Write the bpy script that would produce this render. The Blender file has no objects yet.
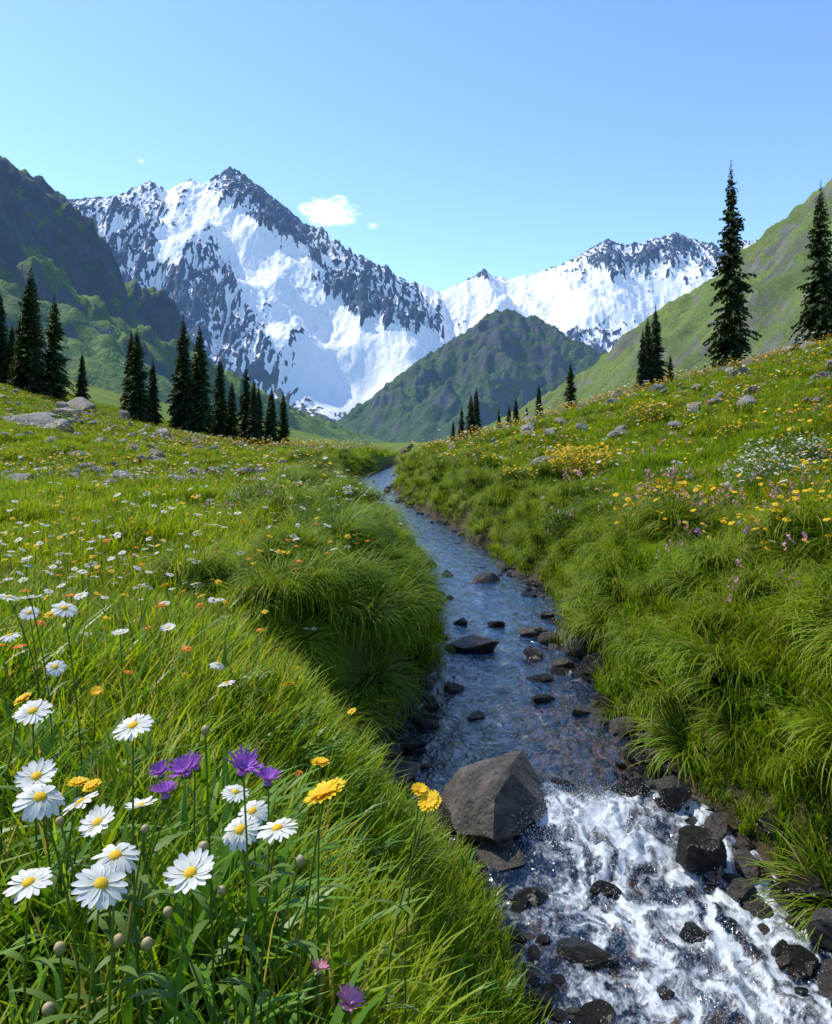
import bpy, math, numpy as np, random
from mathutils import Vector, Matrix
rng=np.random.default_rng(7); random.seed(7)
scene=bpy.context.scene
D=bpy.data
# ------------------------------------------------------------ noise
def _h(ix,iy,s):
    n=(ix.astype(np.int64)*374761393+iy.astype(np.int64)*668265263+s*1442695041)&0xffffffff
    n=((n^(n>>13))*1274126177)&0xffffffff
    n=(n^(n>>16))&0xffffffff
    return n/4294967295.0*2*math.pi
def pn(x,y,s=0):
    x=np.asarray(x,float);y=np.asarray(y,float)
    x0=np.floor(x);y0=np.floor(y);fx=x-x0;fy=y-y0
    u=fx*fx*fx*(fx*(fx*6-15)+10);v=fy*fy*fy*(fy*(fy*6-15)+10)
    def g(a,b):
        t=_h(x0+a,y0+b,s);return np.cos(t)*(fx-a)+np.sin(t)*(fy-b)
    return 1.5*((g(0,0)*(1-u)+g(1,0)*u)*(1-v)+(g(0,1)*(1-u)+g(1,1)*u)*v)
def fbm(x,y,o=5,s=0,gain=.5):
    r=0;a=1;f=1
    for i in range(o):
        r=r+a*pn(x*f,y*f,s+i*17);a*=gain;f*=2.03
    return r
def ridged(x,y,o=5,s=0,gain=.5):
    r=0;a=1;f=1;w=1
    for i in range(o):
        n=(1-np.abs(pn(x*f,y*f,s+i*13)))**2
        r=r+a*n*w;w=np.clip(n*1.6,0,1);a*=gain;f*=2.07
    return r
def ss(a,b,x):
    t=np.clip((x-a)/(b-a),0,1);return t*t*(3-2*t)
def sp(x,k=1.0):
    return k*np.logaddexp(0,np.asarray(x,float)/k)
# ------------------------------------------------------------ node helpers
class NT:
    def __init__(s,mat):
        s.t=mat.node_tree;s.t.nodes.clear();s.out=s.t.nodes.new('ShaderNodeOutputMaterial')
    def n(s,typ,**kw):
        nd=s.t.nodes.new(typ)
        for k,v in kw.items():
            if k.startswith('_'):
                nd.inputs[k[1:].replace('_',' ')].default_value=v
            else: setattr(nd,k,v)
        return nd
    def l(s,a,b): s.t.links.new(a,b)
    def noise(s,scale,detail=4,rough=.55,vec=None,dist=0):
        n=s.n('ShaderNodeTexNoise');n.inputs['Scale'].default_value=scale;n.inputs['Detail'].default_value=detail
        n.inputs['Roughness'].default_value=rough;n.inputs['Distortion'].default_value=dist
        if vec is not None:s.l(vec,n.inputs['Vector'])
        return n.outputs['Fac']
    def ramp(s,fac,stops):
        r=s.n('ShaderNodeValToRGB');cr=r.color_ramp
        while len(cr.elements)>1:cr.elements.remove(cr.elements[-1])
        cr.elements[0].position=stops[0][0];c=stops[0][1];cr.elements[0].color=(*c,1) if not isinstance(c,(int,float)) else (c,c,c,1)
        for p,c in stops[1:]:
            e=cr.elements.new(p);e.color=(*c,1) if not isinstance(c,(int,float)) else (c,c,c,1)
        s.l(fac,r.inputs[0]);return r.outputs[0]
    def mix(s,f,a,b,bt='MIX'):
        m=s.n('ShaderNodeMix',data_type='RGBA',blend_type=bt)
        for sock,v in ((m.inputs[0],f),(m.inputs[6],a),(m.inputs[7],b)):
            if isinstance(v,(int,float)):sock.default_value=v
            elif isinstance(v,tuple):sock.default_value=(*v,1)
            else:s.l(v,sock)
        return m.outputs[2]
    def math(s,op,a,b=0.0,clamp=False):
        m=s.n('ShaderNodeMath',operation=op,use_clamp=clamp)
        for i,v in enumerate((a,b)):
            if isinstance(v,(int,float)):m.inputs[i].default_value=v
            else:s.l(v,m.inputs[i])
        return m.outputs[0]
    def attr(s,name): return s.n('ShaderNodeAttribute',attribute_name=name).outputs['Fac']
    def pos(s,scale=None):
        g=s.n('ShaderNodeNewGeometry').outputs['Position']
        if scale is None:return g
        m=s.n('ShaderNodeVectorMath',operation='MULTIPLY');m.inputs[1].default_value=scale;s.l(g,m.inputs[0]);return m.outputs[0]
    def bump(s,h,strength,dist):
        b=s.n('ShaderNodeBump');b.inputs['Strength'].default_value=strength;b.inputs['Distance'].default_value=dist
        s.l(h,b.inputs['Height']);return b.outputs[0]
    def pbsdf(s,col,rough=.6,spec=.3,normal=None):
        p=s.n('ShaderNodeBsdfPrincipled')
        if isinstance(col,tuple):p.inputs['Base Color'].default_value=(*col,1)
        else:s.l(col,p.inputs['Base Color'])
        if isinstance(rough,(int,float)):p.inputs['Roughness'].default_value=rough
        else:s.l(rough,p.inputs['Roughness'])
        p.inputs['Specular IOR Level'].default_value=spec
        if normal is not None:s.l(normal,p.inputs['Normal'])
        return p.outputs[0]
    def mixs(s,f,a,b):
        m=s.n('ShaderNodeMixShader')
        if isinstance(f,(int,float)):m.inputs[0].default_value=f
        else:s.l(f,m.inputs[0])
        s.l(a,m.inputs[1]);s.l(b,m.inputs[2]);return m.outputs[0]
    def haze(s,sh,f,col=(.36,.56,.86)):  # aerial haze painted in: constant emission mixed into the surface shader
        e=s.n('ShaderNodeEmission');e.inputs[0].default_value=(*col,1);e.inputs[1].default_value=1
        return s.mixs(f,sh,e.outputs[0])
    def done(s,sh): s.l(sh,s.out.inputs[0])
def newmat(name):
    m=D.materials.new(name);m.use_nodes=True;return m,NT(m)
def leafmat(name,base,tip,trans=.35,var=.35,rough=.5,spec=.18,dry=None,dryp=.85):
    m,n=newmat(name)
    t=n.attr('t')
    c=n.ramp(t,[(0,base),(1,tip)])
    r=n.n('ShaderNodeObjectInfo').outputs['Random']
    big=n.noise(.35,2,.5,n.pos())
    c=n.mix(n.math('MULTIPLY',n.ramp(big,[(.4,0.),(.65,1.)]),.5),c,n.mix(1.,c,(1.45,1.12,.8),'MULTIPLY'))
    v=n.math('ADD',n.math('MULTIPLY',r,var),1-var*.5)
    cc=n.n('ShaderNodeVectorMath',operation='SCALE');n.l(c,cc.inputs[0]);n.l(v,cc.inputs['Scale'])
    col=cc.outputs[0]
    if dry:
        col=n.mix(n.math('GREATER_THAN',n.attr('rnd'),dryp),col,dry)
    a=n.pbsdf(col,rough,spec)
    tr=n.n('ShaderNodeBsdfTranslucent')
    tc=n.mix(1.0,col,(1.6,1.5,.6),'MULTIPLY');n.l(tc,tr.inputs[0])
    n.done(n.mixs(trans,a,tr.outputs[0]));return m
# ------------------------------------------------------------ mesh helper
def mkmesh(name,V,F,mats=(),mi=None,attrs=None,smooth=True):
    me=D.meshes.new(name)
    V=np.asarray(V,np.float32);F=np.asarray(F)
    if F.ndim==2 and len(F):
        k=F.shape[1]
        me.vertices.add(len(V));me.vertices.foreach_set('co',V.ravel())
        me.loops.add(F.size);me.loops.foreach_set('vertex_index',F.ravel().astype(np.int32))
        me.polygons.add(len(F));me.polygons.foreach_set('loop_start',np.arange(0,F.size,k,dtype=np.int32))
        me.update(calc_edges=True)
    else:
        me.from_pydata(V.tolist(),[],[list(f) for f in F])
    for m in mats:me.materials.append(m)
    if mi is not None:me.polygons.foreach_set('material_index',np.asarray(mi,np.int32))
    if smooth:me.polygons.foreach_set('use_smooth',np.ones(len(me.polygons),bool))
    for k,a in (attrs or {}).items():
        at=me.attributes.new(k,'FLOAT','POINT');at.data.foreach_set('value',np.asarray(a,np.float32))
    me.update();return me
def mkobj(name,me,loc=(0,0,0),rot=(0,0,0),scl=(1,1,1),link=True):
    o=D.objects.new(name,me);o.location=loc;o.rotation_euler=rot;o.scale=scl
    if link:scene.collection.objects.link(o)
    return o
def gridfaces(nr,nc):
    i=np.arange(nr-1)[:,None]*nc+np.arange(nc-1)[None,:]
    return np.stack([i,i+1,i+nc+1,i+nc],-1).reshape(-1,4)
def scatter(name,P,R,S,I,protos):
    col=D.collections.new(name+'_parts')
    for k,p in enumerate(protos):
        p.name='%s_kind_%s'%(name,chr(97+k));col.objects.link(p)
    me=D.meshes.new(name);me.vertices.add(len(P));me.vertices.foreach_set('co',np.asarray(P,np.float32).ravel())
    a=me.attributes.new('rot','FLOAT_VECTOR','POINT');a.data.foreach_set('vector',np.asarray(R,np.float32).ravel())
    a=me.attributes.new('scl','FLOAT_VECTOR','POINT');a.data.foreach_set('vector',np.asarray(S,np.float32).ravel())
    a=me.attributes.new('idx','INT','POINT');a.data.foreach_set('value',np.asarray(I,np.int32))
    o=mkobj(name,me)
    g=D.node_groups.new(name+'_nodes','GeometryNodeTree')
    g.interface.new_socket('Geometry',in_out='INPUT',socket_type='NodeSocketGeometry')
    g.interface.new_socket('Geometry',in_out='OUTPUT',socket_type='NodeSocketGeometry')
    N=g.nodes.new;L=g.links.new
    gi=N('NodeGroupInput');go=N('NodeGroupOutput');ip=N('GeometryNodeInstanceOnPoints')
    ci=N('GeometryNodeCollectionInfo');ci.inputs[0].default_value=col;ci.inputs[1].default_value=True;ci.inputs[2].default_value=True
    def na(nm,ty):
        x=N('GeometryNodeInputNamedAttribute');x.data_type=ty;x.inputs[0].default_value=nm;return x.outputs[0]
    L(gi.outputs[0],ip.inputs['Points']);L(ci.outputs[0],ip.inputs['Instance'])
    ip.inputs['Pick Instance'].default_value=True
    L(na('idx','INT'),ip.inputs['Instance Index']);L(na('rot','FLOAT_VECTOR'),ip.inputs['Rotation']);L(na('scl','FLOAT_VECTOR'),ip.inputs['Scale'])
    L(ip.outputs[0],go.inputs[0])
    md=o.modifiers.new('instances','NODES');md.node_group=g
    return o
# ------------------------------------------------------------ terrain
EY=np.array([-8,0,3.3,4,4.6,5,5.6,6.9,8.5,11.1,14.6,19.3,26,32,37,41,60,100,200,9000])
XL=np.array([.9,.78,.60,.44,.12,-.10,-.18,-.02,.26,.22,-.45,-1.3,-2.2,-3.0,-3.2,-2.6,-1,-3,-5,-5])
XR=np.array([2.5,2.2,1.96,2.05,1.86,1.70,1.66,1.72,1.84,1.96,1.56,1.05,-.3,-1.0,-.7,-.4,.3,-2,-4,-4])
def edges(y):
    k=.6+.7*ss(6,9,y)
    l=np.interp(y,EY,XL)+k*(.14*pn(y*.8,y*0+3.1,5)+.06*pn(y*2.7,y*0+1.1,6))
    r=np.interp(y,EY,XR)+k*(.14*pn(y*.8,y*0+7.3,8)+.06*pn(y*2.9,y*0+9.1,9))
    return l,r
def zwat(y): return np.interp(y,[-8,4.3,5.0,10,20,32,41,60,100,9000],[-.05,0,.14,.17,.25,.4,.5,.6,-.6,-8])
# big grass tufts that mound up along the banks
tr_=np.random.default_rng(11);TUF=[(-.50,6.35,1.0),(-.30,7.0,1.1),(-1.0,5.9,.9),(-1.1,6.9,1.0),(-.85,6.2,.9)]
yb=3.4
while yb<44:
    l,r=edges(np.array([yb]));l=l[0];r=r[0]
    for row in (0,1,2):
        if tr_.random()<(.95,.7,.5)[row]:
            TUF.append((r+(.42,1.05,1.8)[row]+tr_.uniform(-.15,.2),yb+tr_.uniform(-.25,.25),tr_.uniform(.8,1.35)*(1 if row else .9)))
        if yb>5.9 and tr_.random()<(.95,.6,.4)[row]:
            TUF.append((l-(.42,1.1,1.8)[row]-tr_.uniform(-.15,.2),yb+tr_.uniform(-.25,.25),tr_.uniform(.8,1.3)))
    yb+=.72+.018*yb
TUF=np.array(TUF)
def humps(x,y):
    sh=np.shape(x);xf=np.ravel(np.asarray(x,float));yf=np.ravel(np.asarray(y,float));out=np.zeros(len(xf))
    m=np.where((yf>2.5)&(yf<46)&(np.abs(xf)<8))[0]
    if len(m):
        xx=xf[m];yy_=yf[m];acc=np.zeros(len(m))
        for tx,ty,s in TUF:
            q=((xx-tx)**2+(yy_-ty)**2)/(.34*s)**2
            acc=np.maximum(acc,.30*s*np.exp(-q))
        out[m]=acc
    return out.reshape(sh)
def hgt(x,y,detail=True):
    l,r=edges(y);zw=zwat(y);dl=l-x;dr=x-r
    zL=np.interp(y,[0,2.5,5,20,40,60,100,200,400,9000],[1.33,1.3,1.12,1.08,1.3,1.35,.2,-1.5,-3,-6])
    zR=np.interp(y,[0,5,20,40,60,100,200,400,9000],[1.0,.95,1.0,1.3,1.4,.2,-1.5,-3,-6])
    nearf=1-ss(2.5,7,y)
    zl=zL+.12*np.clip(dl-.8,0,4)*nearf
    zl=zl+.26*sp(-(x+16),4.)*(1-ss(300,700,y))*ss(5,40,y)
    f=.275*(1-.85*ss(74,170,y))
    zr=zR+f*sp(np.minimum(dr,400)-1.0,.5)*ss(-3,6,y)**.5
    und=.10*fbm(x*.35,y*.35,3,21)+.35*fbm(x*.07,y*.07,3,31)*ss(6,30,y)
    hum=.24*np.clip(pn(x*.75,y*.75,23)+.1,0,1)+.12*np.clip(pn(x*1.7,y*1.5,24),0,1)
    und=und+hum*ss(5,7.5,y)*ss(60,35,y)
    W=np.interp(y,[1.4,2.4,4.9,6.4],[.95,1.65,1.6,.85])
    bl=ss(-.02,1,dl/W)*.88+.12*ss(.0,.3,dl);br=ss(.02,.85,dr)*.85+.15*ss(0,.3,dr)
    mid=(x-(l+r)/2)/((r-l)/2+1e-6)
    bed=zw-.06-.16*np.clip(1-mid**2,0,1)+.05*fbm(x*4,y*4,3,41)
    z=np.where(dl>0,zw-.06+(zl-zw+.06)*bl+und*ss(.2,1.2,dl),np.where(dr>0,zw-.06+(zr-zw+.06)*br+und*ss(.2,1.2,dr),bed))
    if detail: z=z+.03*fbm(x*2.3,y*2.3,2,51)*ss(0,.5,np.maximum(dl,dr))
    return z+humps(x,y)*ss(.0,.3,np.maximum(dl,dr))
def chan(x,y):
    l,r=edges(y);return np.maximum(l-x,x-r)
ys=[-5.0]
while ys[-1]<9000: ys.append(ys[-1]+max(.05,.012*abs(ys[-1])))
ys=np.array(ys)
s_=np.linspace(-10.4,10.4,460)
off=np.sinh(s_)*.35
l,r=edges(ys);xc=(l+r)/2
X=xc[:,None]+off[None,:];Y=np.repeat(ys[:,None],len(off),1)
Z=hgt(X,Y)
G=np.stack([X,Y,Z],-1).reshape(-1,3)
mg,n=newmat('meadow_ground')
p=n.pos();b=n.attr('bank')
n1=n.noise(.12,5,.6,p);n2=n.noise(2.5,5,.65,p);n3=n.noise(14,4,.6,p)
green=n.ramp(n1,[(.3,(.09,.16,.010)),(.5,(.145,.22,.012)),(.7,(.22,.24,.015))])
green=n.mix(n.ramp(n2,[(.3,.0),(.7,.7)]),green,(.05,.09,.010))
vor=n.n('ShaderNodeTexVoronoi');vor.inputs['Scale'].default_value=16;n.l(p,vor.inputs['Vector'])
sepc=n.n('ShaderNodeSeparateColor');n.l(vor.outputs['Color'],sepc.inputs[0])
peb=n.ramp(sepc.outputs[0],[(0,(.06,.04,.022)),(.4,(.20,.12,.05)),(.7,(.30,.19,.09)),(1,(.16,.13,.10))])
peb=n.mix(n.math('MULTIPLY',n3,.6),peb,(.05,.035,.02))
soil=n.mix(n2,(.025,.018,.010),(.07,.05,.03))
near=n.mix(n.ramp(b,[(.0,1.0),(.12,0.0)]),soil,peb)
col=n.mix(n.ramp(b,[(.2,0.),(.5,1.)]),near,green)
bm=n.bump(n.math('ADD',n3,n.math('MULTIPLY',vor.outputs['Distance'],-1.0)),.6,.03)
n.done(n.pbsdf(col,.8,.2,bm))
me=mkmesh('meadow_ground',G,gridfaces(len(ys),len(off)),[mg],attrs={'bank':chan(G[:,0],G[:,1])})
mkobj('meadow_ground',me)

# ------------------------------------------------------------ ridge based hills
def ridgefield(X,Y,ridges,base):
    H=np.full(X.shape,base,float)
    for pts,k in ridges:
        pts=np.array(pts,float)
        for a,b in zip(pts[:-1],pts[1:]):
            d=b[:2]-a[:2];L2=(d**2).sum()
            t=np.clip(((X-a[0])*d[0]+(Y-a[1])*d[1])/L2,0,1)
            dist=np.hypot(X-a[0]-t*d[0],Y-a[1]-t*d[1])
            H=np.maximum(H,a[2]+t*(b[2]-a[2])-k*dist)
    return H
def slope(Zg,dx,dy):
    gy,gx=np.gradient(Zg);
    return gx/dx,gy/dy
# snowy massif
u=5.5
crest=[(-620,200),(-480,215),(-420,225),(-351,235),(-326,242),(-300,245),(-286,252),(-274,258),(-266,262),(-258,254),(-251,252),(-238,262),(-226,266),(-214,262),(-201,270),(-193,268),(-186,277),(-178,272),(-171,268),(-156,250),(-148,248),(-136,235),(-116,215),(-110,217),(-96,205),(-81,190),(-66,178),(-56,185),(-44,177),(-36,175),(-20,165),(-6,160),(10,156),(24,150),(34,155),(44,158),(54,165),(69,173),(76,170),(84,168),(114,170),(144,175),(160,182),(174,190),(182,194),(189,197),(205,193),(224,190),(234,197),(240,196),(254,204),(264,200),(274,200),(290,194),(304,190),(324,200),(349,205),(400,215),(480,220),(620,210)]
R=[([(a*u,4400+90*math.sin(a*.02),c*u) for a,c in crest],.86),
 ([(-1463,4400,1430),(-1102,3900,926),(-836,3500,569),(-664,3200,360)],.8),
 ([(-1023,4400,1512),(-800,4080,1090),(-408,3800,770),(-117,3600,610),(103,3450,490)],.8),
 ([(-1793,4400,1331),(-1415,3700,832),(-1024,3200,440),(-756,2800,140)],.8),
 ([(1040,4400,1083),(920,4000,700),(666,3700,480)],.75),
 ([(1397,4400,1122),(1370,4000,750),(1188,3600,430)],.75),
 ([(380,4400,946),(430,4100,700),(420,3750,470)],.7),
 ([(-300,4400,960),(-200,4150,760)],.7)]
xs=np.linspace(-3000,3000,1250);yy=np.linspace(2550,4800,540)
X,Y=np.meshgrid(xs,yy)
w=70
Xw=X+w*fbm(X/420,Y/420,4,61);Yw=Y+w*fbm(X/420,Y/420,4,71)
cr=ss(0,450,np.abs(Y-4400))
Xw=X+(Xw-X)*cr;Yw=Y+(Yw-Y)*cr
H=ridgefield(Xw,Yw,R,-60)
up=ss(0,500,H)
Z=H+ (ridged(X/520,Y/520,6,81,.55)-1.1)*130*up*(.10+.90*cr)
Z+= (ridged(X/120,Y/260,5,91,.58)-1.0)*46*up*(.20+.80*cr)
dx=xs[1]-xs[0];dy=yy[1]-yy[0]
def boxblur(A,k):
    A=A.copy()
    for ax in (0,1):
        c=np.cumsum(np.concatenate([np.repeat(np.take(A,[0],ax),k+1,ax),A,np.repeat(np.take(A,[-1],ax),k,ax)],ax),ax)
        A=(np.take(c,range(2*k+1,c.shape[ax]),ax)-np.take(c,range(0,c.shape[ax]-2*k-1),ax))/(2*k+1)
    return A
def gb(cx,cz,rx,rz,a,rot=0):
    U=(X/Y*4400/u-cx);W=(Z/Y*4400/u-cz)   # snowfields and rock bands of the range as surveyed from the meadow
    c,s=math.cos(rot),math.sin(rot);A=(U*c+W*s)/rx;B=(-U*s+W*c)/rz
    return a*np.exp(-(A*A+B*B))
bias=(gb(-166,195,95,24,1.3,-.85)+gb(-110,120,105,36,1.6,-.8)+gb(-20,95,85,26,1.2,.1)+gb(90,115,120,26,1.3,.25)+gb(-240,215,24,40,1.0,-.5)+gb(-90,180,40,20,1.,-.6)
 +gb(200,135,110,34,1.3)+gb(70,150,100,16,1.1)+gb(-150,225,22,10,.4)+gb(-70,85,50,30,1.1,-.8)+gb(0,70,60,25,1.1)+gb(300,150,60,30,.8)+gb(-82,52,38,26,1.2,-.7)+gb(-300,215,22,22,.8,.6)+gb(-255,180,12,40,.7,-.5)
 -gb(-150,245,46,18,1.7,-.75)-gb(-110,205,40,9,1.0,-.75)-gb(-60,143,50,13,1.6,-.45)-gb(15,118,34,8,1.0,-.15)-gb(-225,135,24,46,1.2,-.8)-gb(-340,170,50,50,.8)-gb(-290,238,50,10,.4)-gb(-190,262,24,12,.8)
 -gb(205,182,34,11,1.6)-gb(262,194,28,9,1.3)-gb(-20,160,50,7,.6)-gb(-115,112,13,10,1.8)-gb(130,140,14,9,1.0)-gb(-40,40,30,12,.6)-gb(60,168,18,5,.8)-gb(150,105,60,5,.8,.2)-gb(-150,150,30,6,.7,-1.0)-gb(235,150,20,6,.8,.5)-gb(40,90,40,4,.7,.3))
smooth=ss(.30,.9,bias)
Zb=boxblur(boxblur(Z,10),10)
Z=Z*(1-smooth*.78*cr)+Zb*smooth*.78*cr
Z+=(ridged(X/38,Y/85,5,99,.62)-1.0)*19*up*(1-.78*smooth)*(.35+.65*cr)
gx,gy=slope(Z,dx,dy);nz=1/np.sqrt(1+gx**2+gy**2)
elev=Z/Y*800
c1=boxblur(Z,3)-Z;c2=boxblur(Z,10)-Z
sn=.68+bias*.72+(nz-.68)*2.1+.42*fbm(X/110,Y/110,5,111,.6)+.28*fbm(X/14,Z/70,4,121,.6)+.35*ss(60,160,elev)-.55+ .5*ss(30,80,elev)-.9*(1-ss(0,45,elev+12*fbm(X/60,Y/60,3,131)))
sn+=np.clip(c1/6,-.55,.55)+np.clip(c2/30,-.35,.35)
mm,n=newmat('mountain_rock_and_snow')
p=n.pos();a=n.attr('snow')
na=n.noise(.03,6,.65,p);nb=n.noise(.012,4,.6,n.pos((1,1,3)));ns_=n.noise(.05,6,.75,n.pos((1.3,1.3,.35)))
f=n.math('ADD',a,n.math('MULTIPLY',n.math('SUBTRACT',ns_,.5),.8))
f=n.ramp(f,[(.45,0.),(.55,1.)])
rock=n.ramp(nb,[(.3,(.035,.055,.10)),(.5,(.08,.11,.17)),(.7,(.15,.18,.23))])  # rock tones shifted to blue, distance haze baked into the colour
low=n.ramp(na,[(.3,(.06,.085,.03)),(.5,(.12,.115,.06)),(.7,(.20,.17,.13))])
rock=n.mix(n.attr('low'),rock,low)
bmp=n.bump(n.math('ADD',na,ns_),.9,22)
sh=n.mixs(f,n.pbsdf(rock,.85,.15,bmp),n.pbsdf((.93,.91,.90),.6,.2,n.bump(n.math('ADD',na,ns_),.5,12)))
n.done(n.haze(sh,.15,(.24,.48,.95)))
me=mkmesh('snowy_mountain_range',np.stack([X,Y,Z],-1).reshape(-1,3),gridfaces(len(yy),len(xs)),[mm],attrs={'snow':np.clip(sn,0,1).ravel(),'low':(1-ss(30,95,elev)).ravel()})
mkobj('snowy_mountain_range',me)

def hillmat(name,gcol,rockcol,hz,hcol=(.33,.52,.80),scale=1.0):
    m,n=newmat(name);p=n.pos()
    na=n.noise(.05*scale,6,.65,p);nb=n.noise(.012*scale,5,.6,p);nc=n.noise(.35*scale,4,.7,p)
    g=n.ramp(nb,[(.3,tuple(c*.55 for c in gcol)),(.5,gcol),(.72,(gcol[0]*1.5,gcol[1]*1.25,gcol[2]*1.2))])
    g=n.mix(n.ramp(nc,[(.42,.75),(.6,0.)]),g,tuple(c*.4 for c in gcol))
    rk=n.ramp(na,[(.3,tuple(c*.45 for c in rockcol)),(.6,rockcol),(.75,tuple(c*1.5 for c in rockcol))])
    f=n.ramp(n.math('ADD',n.attr('rock'),n.math('MULTIPLY',n.math('SUBTRACT',na,.5),1.2)),[(.42,0.),(.58,1.)])
    c=n.mix(f,g,rk)
    sh=n.pbsdf(c,.85,.15,n.bump(n.math('ADD',na,n.math('MULTIPLY',nc,.25)),.8,6/scale))
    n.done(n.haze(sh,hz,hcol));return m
# central green hill
xs=np.linspace(-700,1500,520);yy=np.linspace(1250,2900,380);X,Y=np.meshgrid(xs,yy)
R=[([(-330,2300,-60),(-195,2250,5),(-110,2230,85),(-44,2200,151),(30,2200,205),(93,2200,258),(176,2200,330),(225,2200,358),(258,2200,366),(300,2200,350),(355,2200,325),(430,2200,290),(506,2200,247),(700,2200,200),(1100,2200,140)],.72),
 ([(258,2200,366),(190,2000,230),(150,1800,110),(120,1600,10)],.7),
 ([(355,2200,325),(420,2000,220),(440,1750,80)],.7),
 ([(30,2200,205),(-20,2050,90),(-60,1900,0)],.7),([(506,2200,247),(600,1950,130),(640,1700,20)],.7)]
cr=ss(0,200,np.abs(Y-2200))
H=ridgefield(X+35*fbm(X/160,Y/160,4,5)*cr,Y+35*fbm(X/160,Y/160,4,6)*cr,R,-30)
up=ss(-20,120,H)
Z=H+(ridged(X/180,Y/180,5,15,.55)-1.1)*42*up*(.25+.75*cr)+(ridged(X/40,Y/60,4,16,.55)-1)*11*up
gx,gy=slope(Z,xs[1]-xs[0],yy[1]-yy[0]);nz=1/np.sqrt(1+gx**2+gy**2)
rk=ss(.72,.5,nz)*.5+.36*ss(170,350,Z)+.2*fbm(X/60,Y/60,3,17)
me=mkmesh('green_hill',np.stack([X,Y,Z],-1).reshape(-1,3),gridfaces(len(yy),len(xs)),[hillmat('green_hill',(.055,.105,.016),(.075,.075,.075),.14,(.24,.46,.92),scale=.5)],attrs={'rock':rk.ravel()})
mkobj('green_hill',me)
# left valley side
t=np.linspace(0,1,620);yy=-200+ (np.expm1(t*2.7)/np.expm1(2.7))*3200
xs=-np.concatenate([np.linspace(20,330,300),np.linspace(335,900,40)])
X,Y=np.meshgrid(xs,yy)
Zc=np.interp(yy,[-200,471,490,510,528,550,575,600,620,685,760,830,960,1114,1400,1690,2420,3000],[171,166,166,161,150,153,148,134,128,112,96,84,74,66,50,34,-14,-40])[:,None]
cx=245+0*yy[:,None]
s=(-X-50)/(cx-50)
wob=.10*fbm(X/140,Y/90,4,201)
s2=s+wob*ss(1.02,.7,s)*ss(0,.3,s)
cl=1-ss(560,900,Y)
pa=np.interp(s2,[-1,0,.35,.62,.78,1,1.3,4],[-.25,0,.20,.42,.80,1,.96,.5])
pb=np.interp(s2,[-1,0,.5,1,1.3,4],[-.25,0,.47,1,.9,.3])
Z=-4+(Zc+4)*(pa*cl+pb*(1-cl))
am=ss(0,.3,s)*(1-.75*np.exp(-((s-1)/.12)**2))
Z+=(ridged(X/160,Y/60,5,211,.55)-1.1)*20*am*(1-.5*ss(600,800,Y))+(ridged(X/30,Y/22,4,221,.55)-1)*5*ss(.1,.4,s)
gy_,gx_=np.gradient(Z,yy,xs);nz=1/np.sqrt(1+gx_**2+gy_**2)
rk=ss(.76,.45,nz)*.5+.30*cl*ss(.55,.8,s2)+.28*fbm(X/40,Y/40,4,231)
F=gridfaces(len(yy),len(xs))[:,::-1]
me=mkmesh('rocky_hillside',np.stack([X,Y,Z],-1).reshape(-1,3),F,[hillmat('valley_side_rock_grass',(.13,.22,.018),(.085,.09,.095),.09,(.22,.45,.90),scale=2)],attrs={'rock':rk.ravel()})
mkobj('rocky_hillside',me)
# right valley side
xs=np.concatenate([np.linspace(35,400,330),np.linspace(405,1000,40)]);X,Y=np.meshgrid(xs,yy)
Zc=np.interp(yy,[-200,577,625,678,729,845,1026,1304,1667,2200,3000],[194,190,184,174,166,153,137,112,90,74,60])[:,None]
s=(X-55)/245.
s2=s+.06*fbm(X/140,Y/90,4,301)*ss(1.02,.7,s)*ss(0,.3,s)
Z=-4+(Zc+4)*np.interp(s2,[-1,0,.3,1,1.3,4],[-.2,0,.22,1,.95,.4])
am=ss(0,.3,s)*(1-.4*np.exp(-((s-1)/.12)**2))
Z+=(ridged(X/160,Y/70,4,311,.5)-1.1)*16*am+(ridged(X/30,Y/25,4,321,.5)-1)*3.6*ss(.1,.4,s)
gy_,gx_=np.gradient(Z,yy,xs);nz=1/np.sqrt(1+gx_**2+gy_**2)
rk=ss(.76,.5,nz)*.6+.25*fbm(X/40,Y/40,3,331)
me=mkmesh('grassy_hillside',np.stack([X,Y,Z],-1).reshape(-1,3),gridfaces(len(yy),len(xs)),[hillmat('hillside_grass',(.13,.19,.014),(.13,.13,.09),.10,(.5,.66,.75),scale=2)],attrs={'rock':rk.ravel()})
mkobj('grassy_hillside',me)

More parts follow.
